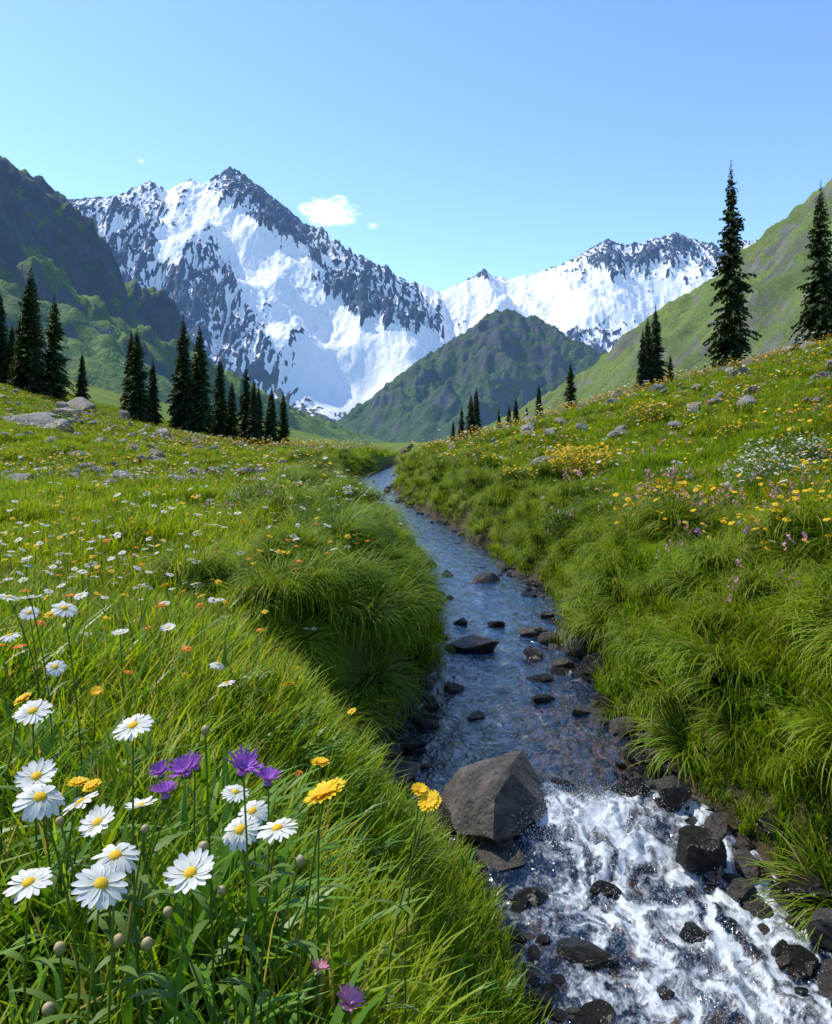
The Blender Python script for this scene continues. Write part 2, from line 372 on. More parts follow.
# ------------------------------------------------------------ grass prototypes
def blades(n,rad,h0,h1,w,lean,curl,seg=4,tuft=False):
    V=[];F=[];T=[];RN=[]
    k=0
    for i in range(n):
        a=random.random()*6.283;rr=rad*math.sqrt(random.random())
        x0,y0=rr*math.cos(a),rr*math.sin(a)
        da=a+random.gauss(0,.5) if tuft else random.random()*6.283
        h=random.uniform(h0,h1);le=abs(random.gauss(lean,lean*.4));cu=random.uniform(.4,1.2)*curl
        wd=w*random.uniform(.7,1.3);ang=le
        px,pz=0,0
        sx,sy=-math.sin(da),math.cos(da)
        tw=random.uniform(-.6,.6);rn=random.random()
        for j in range(seg+1):
            t=j/seg
            ww=wd*(1-t**1.8)*.5+.0004
            ca,sa=math.cos(tw*t),math.sin(tw*t)
            cx_,cy_=x0+px*math.cos(da),y0+px*math.sin(da)
            ox,oy=sx*ca+math.cos(da)*sa,sy*ca+math.sin(da)*sa
            V.append((cx_-ox*ww,cy_-oy*ww,pz));V.append((cx_+ox*ww,cy_+oy*ww,pz));T+=[t,t];RN+=[rn,rn]
            px+=h/seg*math.sin(ang);pz+=h/seg*math.cos(ang);ang+=cu/seg*(1+t)
            if j<seg:F.append((k,k+1,k+3,k+2))
            k+=2
    V=np.array(V);V[:,2]-=.02
    return V,np.array(F),T,RN
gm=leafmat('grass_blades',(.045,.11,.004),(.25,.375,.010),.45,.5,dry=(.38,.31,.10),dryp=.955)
gm2=leafmat('tussock_grass',(.015,.042,.004),(.245,.375,.014),.40,.35,dry=(.36,.30,.09),dryp=.94)  # dark blade bases, bright tips: shading beneath the tufts painted into the colour
lm=leafmat('meadow_leaves',(.035,.10,.006),(.11,.26,.014),.35,.35,.4,.3)
def proto(args,mat):
    V,F,T,RN=blades(*args[:7],**(args[7] if len(args)>7 else {}))
    return mkobj('p',mkmesh('grass_clump',V,F,[mat],attrs={'t':T,'rnd':RN}),link=False)
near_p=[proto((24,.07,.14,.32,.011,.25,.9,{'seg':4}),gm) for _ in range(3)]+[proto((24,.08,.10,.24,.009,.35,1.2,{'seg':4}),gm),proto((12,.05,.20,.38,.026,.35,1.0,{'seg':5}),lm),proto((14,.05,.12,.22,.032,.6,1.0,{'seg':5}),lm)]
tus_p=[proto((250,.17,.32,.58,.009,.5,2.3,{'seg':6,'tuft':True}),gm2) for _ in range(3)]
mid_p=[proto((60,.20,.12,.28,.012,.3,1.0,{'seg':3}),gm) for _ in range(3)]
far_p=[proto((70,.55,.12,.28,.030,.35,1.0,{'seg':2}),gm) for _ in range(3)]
def sample(n,y0,y1,pw=1.0,mx=.62,pad=1.2):
    t=rng.random(n);y=(y0**(pw+1)+t*(y1**(pw+1)-y0**(pw+1)))**(1/(pw+1))
    x=(rng.random(n)*2-1)*(mx*y+pad);return x,y
def field(name,specs,protos):
    P=[];Rr=[];S=[];I=[]
    for (x,y,s,idx) in specs:
        z=hgt(x,y)
        P.append(np.stack([x,y,z],-1));k=len(x)
        Rr.append(np.stack([rng.normal(0,.12,k),rng.normal(0,.12,k),rng.random(k)*6.283],-1))
        S.append(np.repeat(s[:,None],3,1));I.append(idx)
    return scatter(name,np.concatenate(P),np.concatenate(Rr),np.concatenate(S),np.concatenate(I),protos)
def keep(x,y,mn):
    m=chan(x,y)>mn;return x[m],y[m]
sp_=[]
x,y=sample(9500,.75,5.5,1,.62,.6);x,y=keep(x,y,.12)
m=(np.hypot(x,y)>.85);x,y=x[m],y[m]
dens=.5+.5*fbm(x*1.2,y*1.2,3,400)
hs=.7+.35*dens+rng.random(len(x))*.4
hs*=np.where(chan(x,y)<.7,.65,1.)
lf=.14+.22*ss(-.1,-.5,x)*ss(3,1.5,y)
idx=np.where(rng.random(len(x))>lf,rng.integers(0,4,len(x)),4+rng.integers(0,2,len(x)))
sp_.append((x,y,hs,idx))
x,y=sample(10500,5.5,16,1,.6,1);x,y=keep(x,y,.10)
sh_=np.where(chan(x,y)<1.8,.72,1.)
sp_.append((x,y,(.75+.45*fbm(x*.8,y*.8,3,401)+rng.random(len(x))*.4)*1.1*sh_,6+rng.integers(0,3,len(x))))
x,y=sample(24000,16,48,.8,.6,1);x,y=keep(x,y,.15)
sh_=np.where(chan(x,y)<1.8,.75,1.)
sp_.append((x,y,(.75+.5*fbm(x*.5,y*.5,3,402)+rng.random(len(x))*.3)*1.25*sh_,6+rng.integers(0,3,len(x))))
x,y=sample(15000,45,115,.7,.6,2);x,y=keep(x,y,.6)
sp_.append((x,y,(.7+.4*fbm(x*.2,y*.2,3,403)+rng.random(len(x))*.3)*1.1,9+rng.integers(0,3,len(x))))
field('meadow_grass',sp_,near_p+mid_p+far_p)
# tussocks along the banks: a cap on each mound plus skirts hanging around it
X_=[];Y_=[];S_=[];RX=[];RY=[]
for tx,ty,s in TUF:
    X_.append(tx);Y_.append(ty);S_.append(s*1.05);RX.append(random.gauss(0,.06));RY.append(random.gauss(0,.06))
    nsk=5 if ty<16 else 2
    for q in range(nsk):
        a=q/nsk*6.283+random.uniform(-.5,.5);rr=.24*s*random.uniform(.7,1.2)
        X_.append(tx+rr*math.cos(a));Y_.append(ty+rr*math.sin(a));S_.append(s*random.uniform(.7,.95))
        RX.append(-.45*math.sin(a));RY.append(.45*math.cos(a))
for (a,b_,s) in [(-.1,3.6,.6),(-.4,4.2,.7),(-.7,4.8,.8),(-.5,5.6,.9),(-.6,5.3,.8),(-1.1,5.3,.8),(2.3,2.6,.8),(2.5,3.1,.9)]:
    X_.append(a);Y_.append(b_);S_.append(s);RX.append(0);RY.append(0)
x,y=sample(330,4,34,.6,.6,0);x,y=keep(x,y,1.6)
X_=np.concatenate([X_,x]);Y_=np.concatenate([Y_,y]);S_=np.concatenate([S_,.45+.6*rng.random(len(x))])
RX=np.concatenate([RX,rng.normal(0,.1,len(x))]);RY=np.concatenate([RY,rng.normal(0,.1,len(x))])
m=chan(X_,Y_)>.08;X_,Y_,S_,RX,RY=X_[m],Y_[m],S_[m],RX[m],RY[m]
k=len(X_)
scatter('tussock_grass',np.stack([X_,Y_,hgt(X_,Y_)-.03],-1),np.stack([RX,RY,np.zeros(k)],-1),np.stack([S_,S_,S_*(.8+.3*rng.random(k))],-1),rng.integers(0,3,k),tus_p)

# ------------------------------------------------------------ flowers
def pm(name,c,tr=.3,c2=None):
    m,n=newmat(name)
    col=n.ramp(n.attr('t'),[(0,c2 or c),(.6,c)])
    tl=n.n('ShaderNodeBsdfTranslucent');n.l(col,tl.inputs[0])
    n.done(n.mixs(tr,n.pbsdf(col,.55,.2),tl.outputs[0]));return m
M_white=pm('white_petals',(.84,.82,.78),.25,(.62,.66,.5));M_yel=pm('yellow_petals',(.90,.62,.02),.25,(.84,.42,.01))
M_or=pm('orange_petals',(.78,.22,.02));M_pur=pm('purple_petals',(.42,.14,.58),.3,(.55,.3,.65));M_pink=pm('pink_petals',(.76,.28,.46),.3,(.82,.56,.64))
M_cen,n=newmat('flower_centre');n.done(n.pbsdf(n.ramp(n.noise(900,2,.6,n.n('ShaderNodeTexCoord').outputs['Object']),[(.35,(.55,.25,.01)),(.6,(.88,.58,.02))]),.7,.2,None))
M_stem=leafmat('flower_stem',(.06,.12,.015),(.12,.20,.03),.15,.2)
M_bud,n=newmat('flower_bud');n.done(n.pbsdf(n.ramp(n.attr('t'),[(0,(.10,.16,.03)),(.6,(.30,.26,.10)),(1,(.55,.45,.28))]),.8,.1))
class MB:
    def __init__(s):s.V=[];s.F=[];s.M=[];s.T=[]
    def tube(s,pts,r0,r1,m,k=6):
        b=len(s.V)
        for i,p in enumerate(pts):
            t=i/(len(pts)-1);r=r0+(r1-r0)*t
            d=(pts[min(i+1,len(pts)-1)]-pts[max(i-1,0)]).normalized()
            a=d.orthogonal().normalized();c=d.cross(a)
            for j in range(k):
                q=j/k*6.2832;v=p+a*(r*math.cos(q))+c*(r*math.sin(q));s.V.append(v[:]);s.T.append(t)
        for i in range(len(pts)-1):
            for j in range(k):
                s.F.append((b+i*k+j,b+i*k+(j+1)%k,b+(i+1)*k+(j+1)%k,b+(i+1)*k+j));s.M.append(m)
    def dome(s,c,n,r,h,m,k=12,rings=4,full=False):
        a=n.orthogonal().normalized();d=n.cross(a);b=len(s.V)
        for i in range(rings+1):
            ph=(i/rings)*(math.pi if full else math.pi/2)
            rr=r*math.sin(ph)+1e-5;z=h*math.cos(ph)
            for j in range(k):
                q=j/k*6.2832;s.V.append((c+n*z+a*(rr*math.cos(q))+d*(rr*math.sin(q)))[:]);s.T.append(1-i/rings)
        for i in range(rings):
            for j in range(k):
                s.F.append((b+i*k+j,b+i*k+(j+1)%k,b+(i+1)*k+(j+1)%k,b+(i+1)*k+j));s.M.append(m)
    def petals(s,c,n,r,np_,m,droop=.12,wf=1.25,inner=.2,segs=5,jit=.1,lift=0):
        a0=n.orthogonal().normalized();d0=n.cross(a0);ph0=random.random()*6
        for i in range(np_):
            q=ph0+(i+random.uniform(-.25,.25))/np_*6.2832
            u_=a0*math.cos(q)+d0*math.sin(q);v_=n.cross(u_)
            L=r*random.uniform(1-jit,1+jit*.3);W=2*math.pi*r*.62/np_*wf*.5
            dr=droop+random.uniform(-.08,.10);of=random.uniform(-.03,.03)*r;b=len(s.V);tw=random.uniform(-.35,.35)
            for j in range(segs+1):
                t=j/segs;rad=inner*r+(L-inner*r)*t
                w=W*(.45+.75*math.sin(min(t,.96)*2.6+.25))*(1 if t<1 else .62)
                z=lift*r*t+of-dr*r*t*t
                for k,e in enumerate((-1,0,1)):
                    zz=z-(.035*r if k==1 else 0)+e*tw*w*.5
                    s.V.append((c+u_*(rad-(0.0 if k!=1 else -.02*r*t))+v_*(w*e)+n*zz)[:]);s.T.append(t)
            for j in range(segs):
                for k in range(2):
                    s.F.append((b+j*3+k,b+j*3+k+1,b+(j+1)*3+k+1,b+(j+1)*3+k));s.M.append(m)
    def mesh(s,name,mats): return mkmesh(name,s.V,s.F,mats,s.M,{'t':s.T,'rnd':[0]*len(s.V)})
def stempts(h,lean,k=7):
    a=random.random()*6.28;b=random.uniform(-1,1)*.12
    return [Vector((lean[0]*(i/k)**1.6+b*h*math.sin(i/k*3.14)*math.cos(a),lean[1]*(i/k)**1.6+b*h*math.sin(i/k*3.14)*math.sin(a),h*i/k)) for i in range(k+1)]
def hero(kind,x,y,z,r):
    lx,ly=random.uniform(-.07,.07),random.uniform(-.05,.05)
    gx0,gy0=x-lx,y-ly;g=float(hgt(np.array([gx0]),np.array([gy0]))[0])
    h=z-g;pts=stempts(h,(lx,ly));top=pts[-1];mb=MB()
    nn=Vector((random.uniform(-.45,.35),random.uniform(-.70,.2),1)).normalized()
    mb.tube(pts,.0022,.0016,0)
    if random.random()<.9:
        for q in range(random.randint(3,8)):
            b=pts[random.randint(0,5)];an=random.random()*6.28;L=random.uniform(.03,.09)
            d=Vector((math.cos(an),math.sin(an),.8));sd_=Vector((-math.sin(an),math.cos(an),0))
            i0=len(mb.V)
            for j in range(5):
                t=j/4;w=.006*math.sin(t*2.9+.2)
                c=b+d*(L*t)-Vector((0,0,L*.6*t*t))
                for e in (-1,1):mb.V.append((c+sd_*w*e)[:]);mb.T.append(t)
            for j in range(4):mb.F.append((i0+2*j,i0+2*j+1,i0+2*j+3,i0+2*j+2));mb.M.append(0)
    if kind=='daisy':
        mb.petals(top,nn,r,random.randint(15,22),1,random.choice([-.15,.05,.12,.3]),1.25,.2);mb.dome(top-nn*.001,nn,r*.27,r*.14,2);mb.dome(top-nn*.001,-nn,r*.26,r*.16,0)
        mats=[M_stem,M_white,M_cen];nm='daisy_flower'
    elif kind=='yellow':
        mb.petals(top,nn,r,24,1,.05,1.35,.15,lift=.15);mb.petals(top+nn*.002,nn,r*.72,16,1,.0,1.3,.15,lift=.25);mb.dome(top,nn,r*.25,r*.15,2);mb.dome(top,-nn,r*.25,r*.25,0)
        mats=[M_stem,M_yel,M_cen];nm='yellow_flower'
    elif kind in('purple','pink'):
        mb.petals(top,nn,r,20,1,-.1,.85,.08,lift=.45,jit=.3);mb.petals(top,nn,r*.7,14,1,0,.8,.08,lift=.8,jit=.3);mb.dome(top-nn*r*.35,nn,r*.28,r*.5,2)
        mb.dome(top-nn*r*.3,-nn,r*.3,r*.4,0)
        mats=[M_stem,M_pur if kind=='purple' else M_pink,M_pur if kind=='purple' else M_pink];nm='knapweed_flower' if kind=='purple' else 'pink_flower'
    else:
        mb.dome(top,nn,r,r*1.15,1,10,6,True);mats=[M_stem,M_bud];nm='flower_bud'
    mkobj(nm,mb.mesh(nm,mats),(gx0,gy0,g))
for x,y,z,r in [(-.439,1.24,1.958,.033),(-.657,1.37,1.936,.033),(-.589,1.24,1.879,.033),(-.489,1.04,1.936,.033),(-.546,1.30,1.813,.033),(-.498,1.25,1.803,.032),(-.391,1.04,1.86,.033),(-.374,.95,1.873,.034),(-.2825,1.0,1.859,.033),(-.514,1.06,1.814,.033),(-.495,1.44,1.743,.032),(-.273,1.24,1.796,.033),(-.205,1.18,1.828,.033),(-.295,1.44,1.732,.031),(-.362,1.6,1.696,.030),(-1.065,2.36,1.73,.033),(-.836,1.9,2.001,.033),(-1.004,2.08,1.989,.033),(-1.198,2.36,1.825,.033),(-1.204,2.36,1.937,.033),(-1.21,2.5,1.86,.032),(-1.0,2.7,1.75,.03),(-.9,2.9,1.72,.03),(-1.3,3.1,1.8,.03),(-.62,2.5,1.7,.026)]:
    hero('daisy',x,y,z,r*.95)
for x,y,z,r in [(-.1365,1.2,1.87,.034),(-.168,1.4,1.835,.018),(.026,1.5,1.722,.024),(.008,1.52,1.735,.018),(-.786,1.6,1.882,.02),(-.8,2.0,1.77,.018),(-.634,1.5,1.757,.02),(-.60,1.48,1.76,.018)]:
    hero('yellow',x,y,z,r)
for x,y,z,r in [(-.251,1.16,1.924,.027),(-.259,1.4,1.805,.026),(-.364,1.26,1.88,.026),(-.48,1.5,1.776,.022),(-.408,1.3,1.826,.024),(-.387,1.4,1.83,.022)]:
    hero('purple',x,y,z,r)
for x,y,z,r in [(-.0935,1.1,1.626,.023),(-.159,1.3,1.539,.018)]: hero('pink',x,y,z,r)
for x,z in [(-.49,1.875),(-.41,1.71),(-.293,1.839),(-.16,1.82),(-.29,2.0),(-.373,1.864),(-.341,1.75),(-.506,1.616),(-.267,1.78),(-.37,1.706),(-.49,1.70)]:
    hero('bud',x,1.1,z,random.uniform(.006,.009))
def fproto(kind):
    mb=MB();h={'daisy':.36,'yellow':.30,'orange':.32,'purple':.36,'pink':.34,'umbel':.44}[kind]
    if kind=='umbel':
        pts=stempts(h,(0,0),4);mb.tube(pts,.003,.002,0,4)
        for i in range(46):
            a=random.random()*6.28;r=.06*math.sqrt(random.random());c=pts[-1]+Vector((r*math.cos(a),r*math.sin(a),.02-r*r*4+random.uniform(-.012,.012)))
            mb.petals(c,Vector((random.uniform(-.5,.5),random.uniform(-.5,.5),1)).normalized(),.008,4,1,0,1.2,.1,1)
        mats=[M_stem,M_white]
    elif kind in('pink','purple'):
        for q in range(3):
            hh=h*random.uniform(.7,1.1);pts=stempts(hh,(random.uniform(-.06,.06),random.uniform(-.06,.06)),4);mb.tube(pts,.002,.0015,0,4)
            for i in range(4 if kind=='pink' else 2):
                c=pts[-1]-Vector((random.uniform(-.014,.014),random.uniform(-.014,.014),i*.011))
                mb.petals(c,Vector((random.uniform(-1,1),random.uniform(-1,1),.8)).normalized(),.012 if kind=='pink' else .020,6,1,0,1.2,.1,1,lift=.3)
        mats=[M_stem,M_pink if kind=='pink' else M_pur]
    else:
        pts=stempts(h,(random.uniform(-.04,.04),random.uniform(-.04,.04)),4);mb.tube(pts,.002,.0015,0,4)
        nn=Vector((random.uniform(-.4,.4),random.uniform(-.5,.2),1)).normalized()
        r={'daisy':.028,'yellow':.022,'orange':.022}[kind]
        mb.petals(pts[-1],nn,r,14,1,.1,1.3,.1,2);mb.dome(pts[-1],nn,r*.3,r*.15,2,6,2)
        mats=[M_stem,{'daisy':M_white,'yellow':M_yel,'orange':M_or}[kind],M_cen]
    return mkobj('p',mb.mesh('meadow_flower',mats),link=False)
kinds=['daisy','daisy','yellow','yellow','orange','purple','pink','umbel']
protos=[fproto(k) for k in kinds]
sx=[];
def addf(x,y,pick,s=1.0):
    x,y=keep(x,y,.5);sx.append((x,y,s*(.7+.6*rng.random(len(x))),rng.choice(pick,len(x))))
def patch(cx,cy,r,n,pick,s=1.0):
    addf(cx+rng.normal(0,r,n),cy+rng.normal(0,r*1.2,n),pick,s)
x,y=sample(340,2.2,7,1,.6,0);m=x<-.3;addf(x[m],y[m],[0,1,2,4,2],1.)
x,y=sample(3400,6,30,1,.6,0);m=(x<-1)&(fbm(x*.5,y*.5,2,500)>-.15);addf(x[m],y[m],[0,1,0,2,2,3,4],1.25)
x,y=sample(6500,4.5,30,1,.6,0);m=(x>0)&(fbm(x*.6,y*.6,2,510)>-.05)&(chan(x,y)>1.);addf(x[m],y[m],[2,3,2,3,2,3,2,3,2,6,0,0],1.35)
x,y=sample(16000,20,80,.8,.56,0);m=fbm(x*.25,y*.25,3,520)>-.15;addf(x[m],y[m],[2,3,2,3,2,3,0,4],2.0)
for c in [(-2.2,5.2,.5,30,[0,1]),(-2.6,6.2,.6,35,[0,1]),(-1.6,3.4,.3,10,[4]),(-1.9,9,.7,40,[0,1,4]),(-3.5,8,.7,40,[0,1,2]),(-1.3,13,.8,45,[0,7]),(-2.6,12,.5,14,[6]),(-1.5,5.2,.4,14,[4,2]),(-1,7,.5,16,[4,2]),(-4.5,11,.8,50,[4,2,0]),(-3,4.6,.6,30,[0,1,4],1.1),
          (2.9,9.6,.35,90,[3,2],1.5),(3.3,10.5,.3,80,[2,3],1.5),(3.1,7.0,.35,30,[2,3],1.3),(3.9,8,.4,40,[2,3],1.4),(5.4,10.5,.5,60,[2,3],1.5),(6.5,11.5,.5,50,[2,4],1.4),(7.5,14,.7,80,[2,3],1.6),(8.5,16,.8,80,[2,4],1.6),(2.9,14,.5,10,[6,0],1.2),(3.1,6.6,.5,5,[5,6],1.1),(3.7,10.9,.6,12,[7,6],1.2),(4.7,9.6,.7,12,[6,2],1.2),(6.8,13,.8,16,[6,0],1.3),(1.4,22,.8,50,[0,2]),(2.4,5.3,.3,4,[6]),(-6,20,1.4,60,[2,4,0],1.4),(2.7,6.9,.3,7,[6],1.1),(4.2,8.8,.5,8,[6],1.2)]:
    patch(*c)
field('meadow_flowers',sx,protos)
# flowering bushes
def bush(seed,rad,hh,mat,nf,fs,spk=False):
    rs=random.Random(seed);mb=MB()
    for i in range(9):
        a=rs.random()*6.28;e=rad*.8*rs.random();mb.tube([Vector((0,0,-.05)),Vector((e*.4*math.cos(a),e*.4*math.sin(a),hh*.4)),Vector((e*math.cos(a),e*math.sin(a),hh*.8))],.008,.003,0,4)
    lob=[(rs.uniform(-.6,.6)*rad,rs.uniform(-.6,.6)*rad,rs.uniform(.5,.9)) for _ in range(7)]
    def pt():
        lx,ly,lh=rs.choice(lob);v=Vector((rs.gauss(0,1),rs.gauss(0,1),rs.gauss(0,1))).normalized()*(rs.random()**.35)
        return Vector((lx+v.x*rad*.42,ly+v.y*rad*.42,max(0,hh*lh*.55+v.z*hh*.42)))
    for i in range(3200):
        c=pt();a=rs.random()*6.28;L=rs.uniform(.035,.07);d=Vector((math.cos(a),math.sin(a),rs.uniform(.1,1.2))).normalized()*L;s_=Vector((-math.sin(a),math.cos(a),0))*L*.22
        b=len(mb.V)
        for q in (c,c+d*.5-s_,c+d,c+d*.5+s_):mb.V.append(q[:])
        mb.T+=[.2,.6,1,.6];mb.F.append((b,b+1,b+2,b+3));mb.M.append(0)
    for i in range(nf):
        c=pt();c.z=min(c.z*1.12+.03,hh*1.1)
        for q in range(3 if spk else 1):
            mb.petals(c+Vector((0,0,q*.016)),Vector((rs.uniform(-.7,.7),rs.uniform(-.9,.3),1)).normalized(),fs*rs.uniform(.7,1.2)*(1-.12*q),6,1,.1,1.3,.1,1)
    return mb.mesh('bush',[lm2,mat])
lm2=leafmat('bush_leaves',(.03,.07,.006),(.13,.23,.018),.3,.3)
for x,y,rad,hh,mat,nf,fs,spk in [(3.9,18.5,1.15,.85,M_yel,900,.036,False),(2.2,17.5,.5,.45,M_yel,180,.03,False),(3.45,10.1,.70,.66,M_pink,240,.020,True),(3.2,11.6,.55,.55,M_pink,90,.018,True),(2.3,11.9,.55,.55,M_pink,60,.016,True),(5.0,11.6,.85,.65,M_white,620,.023,False),(5.9,13.,.75,.6,M_white,420,.023,False),(4.1,12.8,.6,.6,M_pink,110,.020,True),(-2.4,12,.65,.75,M_pink,110,.015,True),(-5.6,19,.8,.6,M_pink,80,.02,True),(-9.5,21,.6,.6,M_pink,60,.02,True),(-.9,13.6,.5,.35,M_white,160,.02,False),(7.2,24,1.1,.7,M_yel,350,.035,False),(4.9,8.6,.5,.45,M_yel,120,.022,False),(6.6,16.5,.7,.5,M_yel,220,.03,False)]:
    z=float(hgt(np.array([x]),np.array([y]))[0])
    mkobj('flowering_bush',bush(int(x*100+y),rad,hh,mat,nf,fs,spk),(x,y,z))

# ------------------------------------------------------------ rocks
def rockmat(name,c0,c1,c2,rough=.7,spec=.3):
    m,n=newmat(name);p=n.n('ShaderNodeTexCoord').outputs['Object']
    a=n.noise(3,8,.7,p);b=n.noise(14,5,.65,p);rr=n.n('ShaderNodeObjectInfo').outputs['Random']
    c=n.ramp(a,[(.3,c0),(.5,c1),(.72,c2)]);c=n.mix(n.math('MULTIPLY',b,.5),c,c0)
    cr_=n.noise(2.2,3,.5,p,1.5);c=n.mix(n.ramp(cr_,[(.485,0.),(.5,.75),(.515,0.)]),c,tuple(q*.4 for q in c0))
    c=n.mix(n.math('MULTIPLY',rr,.6),c,n.mix(1.,c,(.75,.6,.45),'MULTIPLY'))
    n.done(n.pbsdf(c,rough,spec,n.bump(n.math('ADD',a,n.math('MULTIPLY',b,.4)),1.,.09)));return m
M_rock=rockmat('grey_rock',(.05,.045,.042),(.15,.135,.12),(.33,.31,.28))
M_wet=rockmat('wet_rock',(.012,.010,.008),(.04,.032,.026),(.10,.08,.06),.2,.6)
M_pale=rockmat('pale_rock',(.20,.19,.18),(.38,.37,.35),(.48,.47,.45))
import bmesh
def rockmesh(seed,sub=4,cuts=14,mat=M_rock,fl=.7,c0=.5,c1=.85):
    bm=bmesh.new();bmesh.ops.create_icosphere(bm,subdivisions=sub,radius=1)
    rs=np.random.default_rng(seed);V=np.array([v.co[:] for v in bm.verts])
    for i in range(cuts):
        nn=rs.normal(0,1,3);nn/=np.linalg.norm(nn);c=rs.uniform(c0,c1)
        V-=np.maximum(V@nn-c,0)[:,None]*nn*.97
    rd=1+.05*fbm(V[:,0]*2.5+V[:,2]*1.7+seed,V[:,1]*2.5-V[:,2]*2.1,4,seed)+.02*fbm(V[:,0]*9+V[:,2]*5,V[:,1]*9-V[:,2]*6,3,seed+3)
    V=V*rd[:,None];V[:,2]*=fl
    for v,c in zip(bm.verts,V):v.co=c
    me=D.meshes.new('rock');bm.to_mesh(me);bm.free();me.materials.append(mat)
    me.polygons.foreach_set('use_smooth',np.ones(len(me.polygons),bool))
    try: me.set_sharp_from_angle(angle=math.radians(32))
    except Exception: pass
    return me
mkobj('boulder',rockmesh(33,6,26,M_rock,.80,.42,.72),(.50,4.98,.15),(.10,.10,.9),(.62,.48,.45))
mkobj('boulder',rockmesh(4,5,14,M_wet,.75),(.20,4.82,.06),(.1,.1,1.2),(.24,.22,.2))
mkobj('wet_rock',rockmesh(5,5,12,M_wet,.8),(1.54,4.42,.10),(.1,.1,.3),(.18,.15,.19))
for (x,y,z,a,b_,c,mt,sd_) in [(.62,8.6,.2,.36,.25,.18,M_wet,6),(1.22,8.2,.17,.17,.13,.12,M_wet,7),(1.3,9.2,.18,.16,.14,.13,M_rock,8),(.50,6.5,.13,.12,.09,.08,M_wet,9),(1.1,6.9,.14,.14,.1,.08,M_wet,10),
      (1.38,5.1,.16,.15,.13,.16,M_wet,11),(1.62,5.0,.18,.15,.13,.16,M_rock,12),(1.78,4.75,.1,.16,.12,.15,M_rock,13),(.5,4.55,.03,.2,.16,.1,M_rock,14),(.62,4.2,.0,.16,.12,.08,M_wet,15),(1.98,4.15,.07,.22,.17,.17,M_wet,16),(2.0,3.8,.05,.18,.15,.13,M_rock,17),
      (.78,3.75,.0,.17,.13,.09,M_wet,18),(.74,3.35,-.03,.13,.12,.09,M_wet,19),(.95,5.3,.1,.16,.1,.08,M_wet,20),(.25,14.,.22,.2,.15,.13,M_wet,21),(1.1,12.5,.2,.25,.18,.18,M_rock,22),(.5,13,.2,.15,.12,.1,M_wet,23),(-.1,5.35,.18,.2,.14,.1,M_rock,24),(1.7,7.6,.22,.22,.2,.2,M_wet,25),(1.75,8.4,.24,.2,.2,.2,M_rock,26),
      (.05,5.0,.12,.16,.14,.12,M_rock,27),(-.02,5.9,.16,.14,.1,.09,M_wet,28),(.1,6.3,.16,.12,.1,.08,M_rock,29),(1.55,5.6,.18,.14,.12,.1,M_wet,30),(1.6,6.2,.18,.17,.12,.12,M_rock,31),(.35,7.2,.16,.14,.1,.08,M_rock,32),(1.45,7.9,.18,.14,.12,.1,M_rock,33),(.95,9.6,.18,.12,.1,.08,M_wet,34),(.75,5.75,.13,.1,.08,.06,M_wet,35),(2.1,4.5,.2,.2,.15,.15,M_wet,36),
      (1.0,4.25,-.01,.10,.08,.07,M_wet,37),(1.35,3.9,-.02,.12,.09,.07,M_wet,38),(1.05,3.5,-.04,.12,.1,.07,M_wet,39),(.95,4.75,.03,.10,.08,.08,M_wet,40),(1.35,6.6,.15,.12,.09,.08,M_rock,41),(1.15,7.5,.16,.15,.1,.09,M_wet,42),(1.5,8.8,.2,.16,.12,.12,M_rock,43),(.55,9.7,.18,.15,.1,.09,M_wet,44),(1.7,4.62,.06,.12,.1,.1,M_wet,45),(1.82,4.4,.05,.13,.1,.1,M_rock,46),(1.7,4.2,.02,.1,.08,.07,M_rock,47)]:
    mkobj('stream_rock',rockmesh(sd_,4,14,mt,.8,.45,.8),(x,y,z),(random.uniform(-.2,.2),random.uniform(-.2,.2),random.random()*6),(a,b_,c))
sp1=[mkobj('p',rockmesh(40+i,2,9,[M_wet,M_rock,M_wet,M_rock][i],.6),link=False) for i in range(4)]
k=1900;y=2.5+rng.random(k)**1.7*42;l,r=edges(y);side=rng.random(k)
x=np.where(side<.25,l+rng.normal(.05,.10,k),np.where(side<.6,r-rng.normal(.04,.14,k),l+(r-l)*rng.random(k)))
inside=(side>=.6);zz=np.where(inside,zwat(y)-.07,zwat(y)-.0)
s=rng.uniform(.02,.06,k)*(1+1.2*rng.random(k)**4)*np.where(inside,.85,1)*(1+y*.03)
m=(y<7)|(fbm(x*.7,y*.7,2,909)>.0)|inside
scatter('stream_stones',np.stack([x,y,zz],-1)[m],(rng.random((k,3))*.6*[1,1,10])[m],np.stack([s*1.2,s,s*.8],-1)[m],rng.integers(0,4,k)[m],sp1)
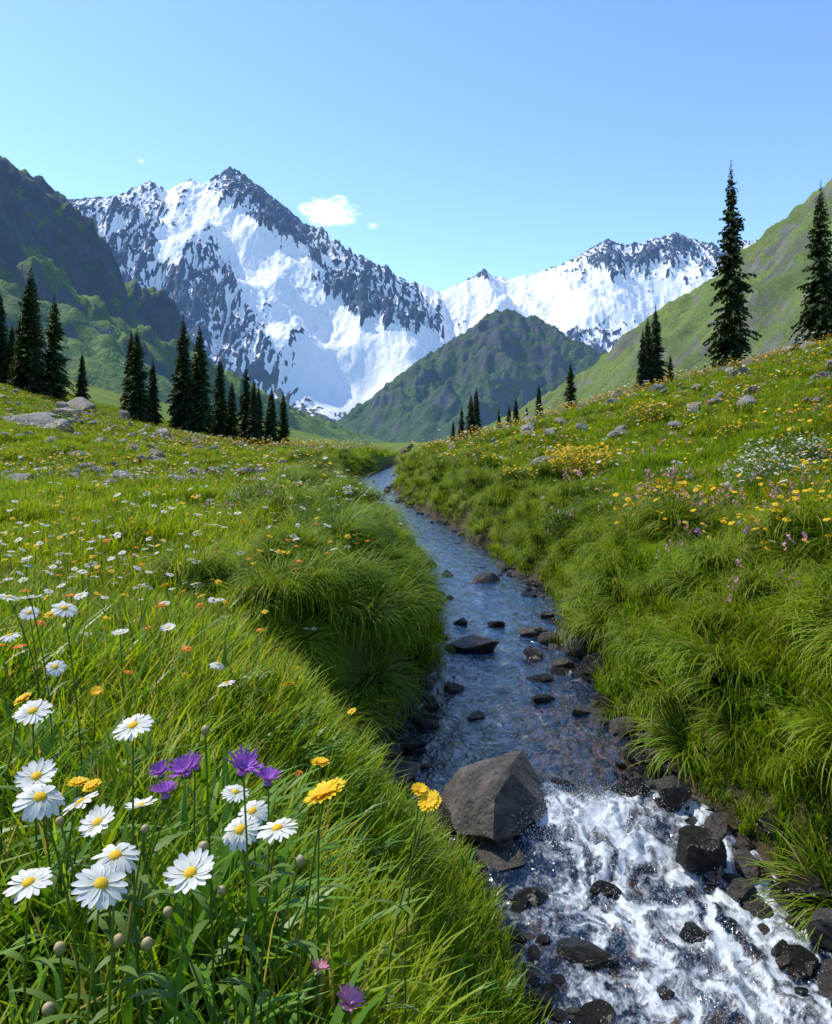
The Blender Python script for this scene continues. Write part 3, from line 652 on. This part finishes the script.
for (x,y,sx_,sy_,sz_,sd_) in [(-21.5,45,2.4,1.4,.95,60),(-19.8,44,1.3,.9,.8,61),(-9.6,29,.6,.4,.45,62),(-27,62,1.7,1,1.1,63),(32.5,66,2.4,2,1.8,64),(35,67,2.8,2,2.2,65),(30.4,65,1.3,1,1.1,66),(15.5,62,1.1,.9,1.1,67),(14.,62,.8,.6,.8,68),(17.5,66,.9,.7,1.,69),(12.5,60,.6,.5,.7,70),(9.,64,1.1,.8,1.1,71),(6.,52,.6,.5,.7,72),(20,66,.6,.5,.8,73),(-31,85,1.4,.8,1.2,74),(-34,80,2.4,1.2,1.5,75),(-24,52,.9,.6,.7,76),(13,38,.5,.4,.45,77),(17,42,.5,.4,.45,78),(-15,38,.6,.5,.45,79),(-12,34,.5,.4,.4,80),(21,50,.7,.5,.6,81),(25,60,.9,.6,.7,82),(-30,68,1.3,.8,.9,83),(-22,70,1.1,.8,.9,84),(-26,47,1.0,.8,.7,85),(-17,55,.8,.5,.6,86),(26,53,.9,.7,.7,87),(10,33,.45,.35,.4,88)]:
    mkobj('rock_outcrop',rockmesh(sd_,4,18,M_pale,.8,.4,.75),(x,y,float(hgt(np.array([x]),np.array([y]))[0])+sz_*.32),(0,0,sd_),(sx_*1.1,sy_,sz_))
k=750;x,y=sample(k,18,85,.8,.55,0);x,y=keep(x,y,2);k=len(x);s=rng.uniform(.10,.36,k)
sp2=[mkobj('p',rockmesh(90+i,3,12,M_pale,.7,.4,.75),link=False) for i in range(3)]
scatter('meadow_stones',np.stack([x,y,hgt(x,y)+.20],-1),rng.random((k,3))*[.4,.4,6],np.stack([s*1.3,s,s],-1),rng.integers(0,3,k),sp2)

# ------------------------------------------------------------ water
ry=[-4.]
while ry[-1]<75: ry.append(ry[-1]+(.014 if 2.4<ry[-1]<6.2 else max(.04,.008*abs(ry[-1]))))
ry=np.array(ry);l,r=edges(ry);NC=170;c=np.linspace(0,1,NC)
X=(l-.25)[:,None]+(r-l+.5)[:,None]*c[None,:];Y=np.repeat(ry[:,None],NC,1)
zw=zwat(ry)[:,None]+0*X
tt=c[None,:]+0*X
drop=np.exp(-((Y-4.72)/.34)**2)*ss(.36,.58,tt)*ss(1.02,.85,tt)
run=ss(4.9,4.3,Y)*ss(1.5,2.6,Y)*(.20+.8*np.exp(-((tt-.62-.08*np.sin(Y*3))/.24)**2))
turb=np.clip(drop+run,0,1)
wx=X+.13*fbm(X*3,Y*3,4,701);wy=Y+.13*fbm(X*3,Y*3,4,702)
rip=ridged(wx*5,wy*2.6,3,611,.5)
Z=zw+.008*fbm(X*5,Y*3,3,601)+turb*(.040*(rip-1)+.008*fbm(X*18,Y*14,2,621))+drop*(.03+.045*fbm(X*7,Y*7,3,633))
st=ridged(wx*6,wy*2.0,6,631,.72)-1.2
foam=turb*.52+.72*st*ss(.02,.5,turb)+.0+.26*drop
foam=np.where(turb<.05,0,foam)
foam=np.maximum(foam,.36*ss(.25,.7,fbm(wx*5,wy*2.5,4,641,.6))*ss(6.4,5.0,Y))
foam=np.maximum(foam,.40*ss(.35,.8,fbm(wx*4,wy*3,4,661,.65)))
mw,n=newmat('stream_water');p=n.pos()
w1=n.noise(6,4,.6,n.pos((1,.55,1)),.8);w2=n.noise(26,3,.6,n.pos((1,.6,1)),.3)
hgt_=n.math('ADD',w1,n.math('MULTIPLY',w2,.22))
bn=n.bump(hgt_,.9,.075)
gl=n.n('ShaderNodeBsdfGlossy');gl.inputs['Roughness'].default_value=.08;gl.inputs[0].default_value=(.92,.97,1,1);n.l(bn,gl.inputs['Normal'])
tp=n.n('ShaderNodeBsdfTransparent');tp.inputs[0].default_value=(.76,.66,.50,1)
df=n.pbsdf((.012,.07,.20),.1,.5,bn)
fr=n.n('ShaderNodeFresnel');fr.inputs[0].default_value=1.34;n.l(bn,fr.inputs['Normal'])
wat=n.mixs(n.math('MULTIPLY',fr.outputs[0],1.35,True),n.mixs(n.attr('deep'),tp.outputs[0],df),gl.outputs[0])
fm=n.math('ADD',n.attr('foam'),n.math('MULTIPLY',n.math('SUBTRACT',n.noise(60,8,.9,n.pos((1,.4,1)),1.0),.5),1.9))
fm=n.math('ADD',fm,n.math('MULTIPLY',n.math('SUBTRACT',n.noise(13,6,.8,n.pos((1,.25,1)),1.8),.5),1.1))
fo=n.pbsdf((.80,.86,.91),.35,.5,n.bump(n.noise(90,5,.75,p),.5,.015))
n.done(n.mixs(n.ramp(fm,[(.28,0.),(.65,.32),(1.0,.78)]),wat,fo))
deep=(.14+.42*ss(6,11,Y))*ss(.02,.2,np.minimum(tt-.08,.92-tt)+.05)
me=mkmesh('stream_water',np.stack([X,Y,Z],-1).reshape(-1,3),gridfaces(len(ry),NC),[mw],attrs={'foam':foam.ravel(),'deep':deep.ravel()})
mkobj('stream_water',me)
bm=bmesh.new();bmesh.ops.create_icosphere(bm,subdivisions=1,radius=1);dm=D.meshes.new('drop');bm.to_mesh(dm);bm.free()
ms,n=newmat('water_spray');n.done(n.pbsdf((.85,.88,.9),.2,.5));dm.materials.append(ms)
k=14000;a=rng.random(k);y=np.where(a<.6,rng.normal(4.70,.16,k),rng.uniform(3.0,4.6,k));x=np.where(a<.6,rng.normal(1.05,.22,k),rng.normal(1.28,.27,k))
z=zwat(y)+np.abs(rng.normal(0,.05,k))*np.where(a<.6,1.6,.5);s=rng.uniform(.0006,.0020,k)
scatter('water_spray',np.stack([x,y,z],-1),np.zeros((k,3)),np.stack([s,s,s*1.3],-1),np.zeros(k),[mkobj('p',dm,link=False)])

# ------------------------------------------------------------ conifers
M_bark,n=newmat('conifer_bark');n.done(n.pbsdf(n.ramp(n.noise(6,4,.6,n.pos((1,1,.3))),[(.3,(.03,.022,.016)),(.7,(.10,.075,.055))]),.9,.1))
M_need=leafmat('conifer_needles',(.010,.024,.008),(.035,.062,.016),.12,.4,.6,.2)
def conifer(seed,R=.13,gap=.08,rough=1.0,dens=1.0):
    rs=random.Random(seed);V=[];F=[];M=[];T=[]
    k=8
    for i in range(9):
        t=i/8;rr=.012*(1-t)**.9+.0008
        for j in range(k):
            q=j/k*6.2832;V.append((rr*math.cos(q)*(1.3 if i==0 else 1),rr*math.sin(q)*(1.3 if i==0 else 1),t*.99));T.append(.2)
    for i in range(8):
        for j in range(k):F.append((i*k+j,i*k+(j+1)%k,(i+1)*k+(j+1)%k,(i+1)*k+j));M.append(0)
    z=gap;ph=rs.random()*6
    while z<.993:
        t=(z-gap)/(1-gap);L0=R*((1-t)**.9)*(.45+.55*min(1,(t+.05)*7))*(1+.16*rough*math.sin(z*29+ph)*rs.random())+.002
        sm=min(1,(1-t)*4+.12)
        nb=rs.randint(7,10) if t<.9 else 5
        for b in range(nb):
            a=rs.random()*6.2832;L=L0*rs.uniform(.6,1.12)*(1 if rs.random()>.14*rough else .45)
            if rs.random()<.07*rough:continue
            ca,sa=math.cos(a),math.sin(a);up0=rs.uniform(-.3,.1)+.6*t*t;dr=rs.uniform(.3,.8)*(1-t*.6)
            def bp(u_):return (L*u_*ca,L*u_*sa,z+L*(up0*u_-dr*u_*u_+ .12*u_**3))
            i0=len(V)
            for u_ in (0,1):
                p=bp(u_);w=(.0022*(1-u_)+.0004)*sm
                V.extend([(p[0]-sa*w,p[1]+ca*w,p[2]),(p[0]+sa*w,p[1]-ca*w,p[2])]);T.extend([0,0])
            F.append((i0,i0+1,i0+3,i0+2));M.append(0)
            ns=max(2,int(L/.0095))
            for s in range(ns):
                u_=(s+rs.random())/ns*.95+.08
                p=bp(u_);
                for sd_ in (-1,1):
                    sl=L*.36*(1.1-u_)*rs.uniform(.6,1.2)+.010*sm;an=a+sd_*rs.uniform(.4,1.1)
                    dx_,dy_=math.cos(an)*sl,math.sin(an)*sl;dz=-sl*rs.uniform(.2,1.1)*(1 if t<.93 else -.5)
                    w=rs.uniform(.0035,.0065)*(.35+.65*sm);q=(-math.sin(an)*w,math.cos(an)*w)
                    i0=len(V);tz=rs.uniform(-.004,.004)*sm
                    V.extend([(p[0]-q[0],p[1]-q[1],p[2]+tz),(p[0]+dx_*.6-q[0]*.9,p[1]+dy_*.6-q[1]*.9,p[2]+dz*.5-.006*sm),(p[0]+dx_,p[1]+dy_,p[2]+dz),(p[0]+dx_*.5+q[0],p[1]+dy_*.5+q[1],p[2]+dz*.4+.004*sm)])
                    T.extend([u_*.6,u_,1,u_]);F.append((i0,i0+1,i0+2,i0+3));M.append(1)
        z+=rs.uniform(.009,.016)*(1.1-.4*t)/dens
    return mkmesh('conifer',V,F,[M_bark,M_need],M,{'t':T,'rnd':[0]*len(V)},smooth=False)
cm=[conifer(1,.125,.06,2.4,.95),conifer(2,.165,.02,1.6),conifer(3,.145,.015,1.3),conifer(4,.165,.02,1.7,.95),conifer(5,.15,.03,1.8)]
trees=[
 (27.2,69.,18.6,0),(31.4,62,13.2,3),(34,64,11,2),
 (23.5,81,7.8,2),(24.6,82,9,1),(22.7,80,6.5,4),(28,88,4.2,3),(32.8,86,2.8,2),(35,100,3.,1),(36.5,101,3.6,2),
 (17.4,90,6.6,1),(14.3,93,5.2,2),(6.6,96,6.2,1),(7.3,97,7.,2),(5.6,98,5,4),(13,104,5,2),(12,103,4.2,1),(4.6,99,3.4,2),(11,106,4,1),(15.5,112,4,3),
 (-43.5,90,14.2,1),(-45.2,94,15,2),(-41.6,92,12.2,3),(-49,97,8,2),(-47,95,9.,4),(-38.,91,6.5,2),(-51,98,12,1),(-50,94,7,1),
 (-32.8,92,11.,2),(-31.4,90,11.2,1),(-30.3,92,8,2),(-26.2,90,14.,1),(-24.6,91,13.4,2),(-27.8,93,8.4,4),(-22.8,93,10.5,2),(-21.2,92,7.5,1),(-20.2,95,10,4),(-18.9,93,8.2,2),(-17.6,96,6.5,1),(-16.8,93,7.8,2),(-15.6,94,7.4,1),(-19.5,99,8,2),(-28.5,99,10,3)]
for x,y,h,kd in trees:
    g=float(hgt(np.array([x]),np.array([y]))[0])
    w=random.uniform(.92,1.1)
    mkobj('spruce_tree',cm[kd],(x,y,g-.1),(0,0,random.random()*6.28),(h*w,h*w,h))

# ------------------------------------------------------------ cloud (volume)
def cloud(loc,s,seed,dn=.22):
    mc,n=newmat('cloud');tc=n.n('ShaderNodeTexCoord').outputs['Object']
    ln=n.n('ShaderNodeVectorMath',operation='LENGTH');n.l(tc,ln.inputs[0])
    mp=n.n('ShaderNodeVectorMath',operation='ADD');mp.inputs[1].default_value=(seed,seed,0);n.l(tc,mp.inputs[0])
    d=n.math('SUBTRACT',n.math('MULTIPLY',n.noise(2.2,6,.7,mp.outputs[0]),1.5),n.math('MULTIPLY',ln.outputs['Value'],.62))
    d=n.math('MULTIPLY',n.math('MAXIMUM',n.math('SUBTRACT',d,.34),0.),dn)
    v=n.n('ShaderNodeVolumePrincipled');v.inputs['Color'].default_value=(1,1,1,1);n.l(d,v.inputs['Density'])
    v.inputs['Emission Color'].default_value=(.9,.95,1,1);n.l(n.math('MULTIPLY',d,.9),v.inputs['Emission Strength'])  # slight glow added to brighten the cloud beyond its single scattering
    n.l(v.outputs[0],n.out.inputs[1])
    bm=bmesh.new();bmesh.ops.create_icosphere(bm,subdivisions=2,radius=1);me=D.meshes.new('cloud');bm.to_mesh(me);bm.free();me.materials.append(mc)
    mkobj('cloud',me,loc,(0,0,0),s)
cloud((-435,4000,1140),(175,120,95),3.3,.16);cloud((-215,4000,1075),(42,40,26),7.1,.05);cloud((-1375,4000,1400),(32,32,18),1.7,.05)

# ------------------------------------------------------------ light, sky, camera
el,az=math.radians(50),math.radians(-62)
sd=Vector((math.sin(az)*math.cos(el),math.cos(az)*math.cos(el),math.sin(el)))
L=D.lights.new('sun','SUN');L.energy=5.0;L.angle=math.radians(.5);L.color=(1,.94,.82)
lo=mkobj('sun',L);lo.rotation_euler=sd.to_track_quat('Z','Y').to_euler()
w=D.worlds.new('World');scene.world=w;w.use_nodes=True;nt=w.node_tree
bg=nt.nodes['Background'];sk=nt.nodes.new('ShaderNodeTexSky');sk.sky_type='NISHITA';sk.sun_disc=False
sk.sun_elevation=el;sk.sun_rotation=az%(2*math.pi);sk.altitude=1800;sk.air_density=1.0;sk.dust_density=.6;sk.ozone_density=1.5
mx=nt.nodes.new('ShaderNodeVectorMath');mx.operation='MULTIPLY';mx.inputs[1].default_value=(1.52,1.76,2.05)
nt.links.new(sk.outputs[0],mx.inputs[0]);nt.links.new(mx.outputs[0],bg.inputs[0]);bg.inputs[1].default_value=.15
cd=D.cameras.new('camera');cd.sensor_fit='AUTO';cd.sensor_width=36;cd.lens=28.1;cd.shift_y=-.0703;cd.clip_start=.05;cd.clip_end=20000
co=mkobj('camera',cd,(0,0,2.4),(math.radians(90),0,0));scene.camera=co
scene.view_settings.view_transform='Standard';scene.view_settings.look='None';scene.view_settings.exposure=0
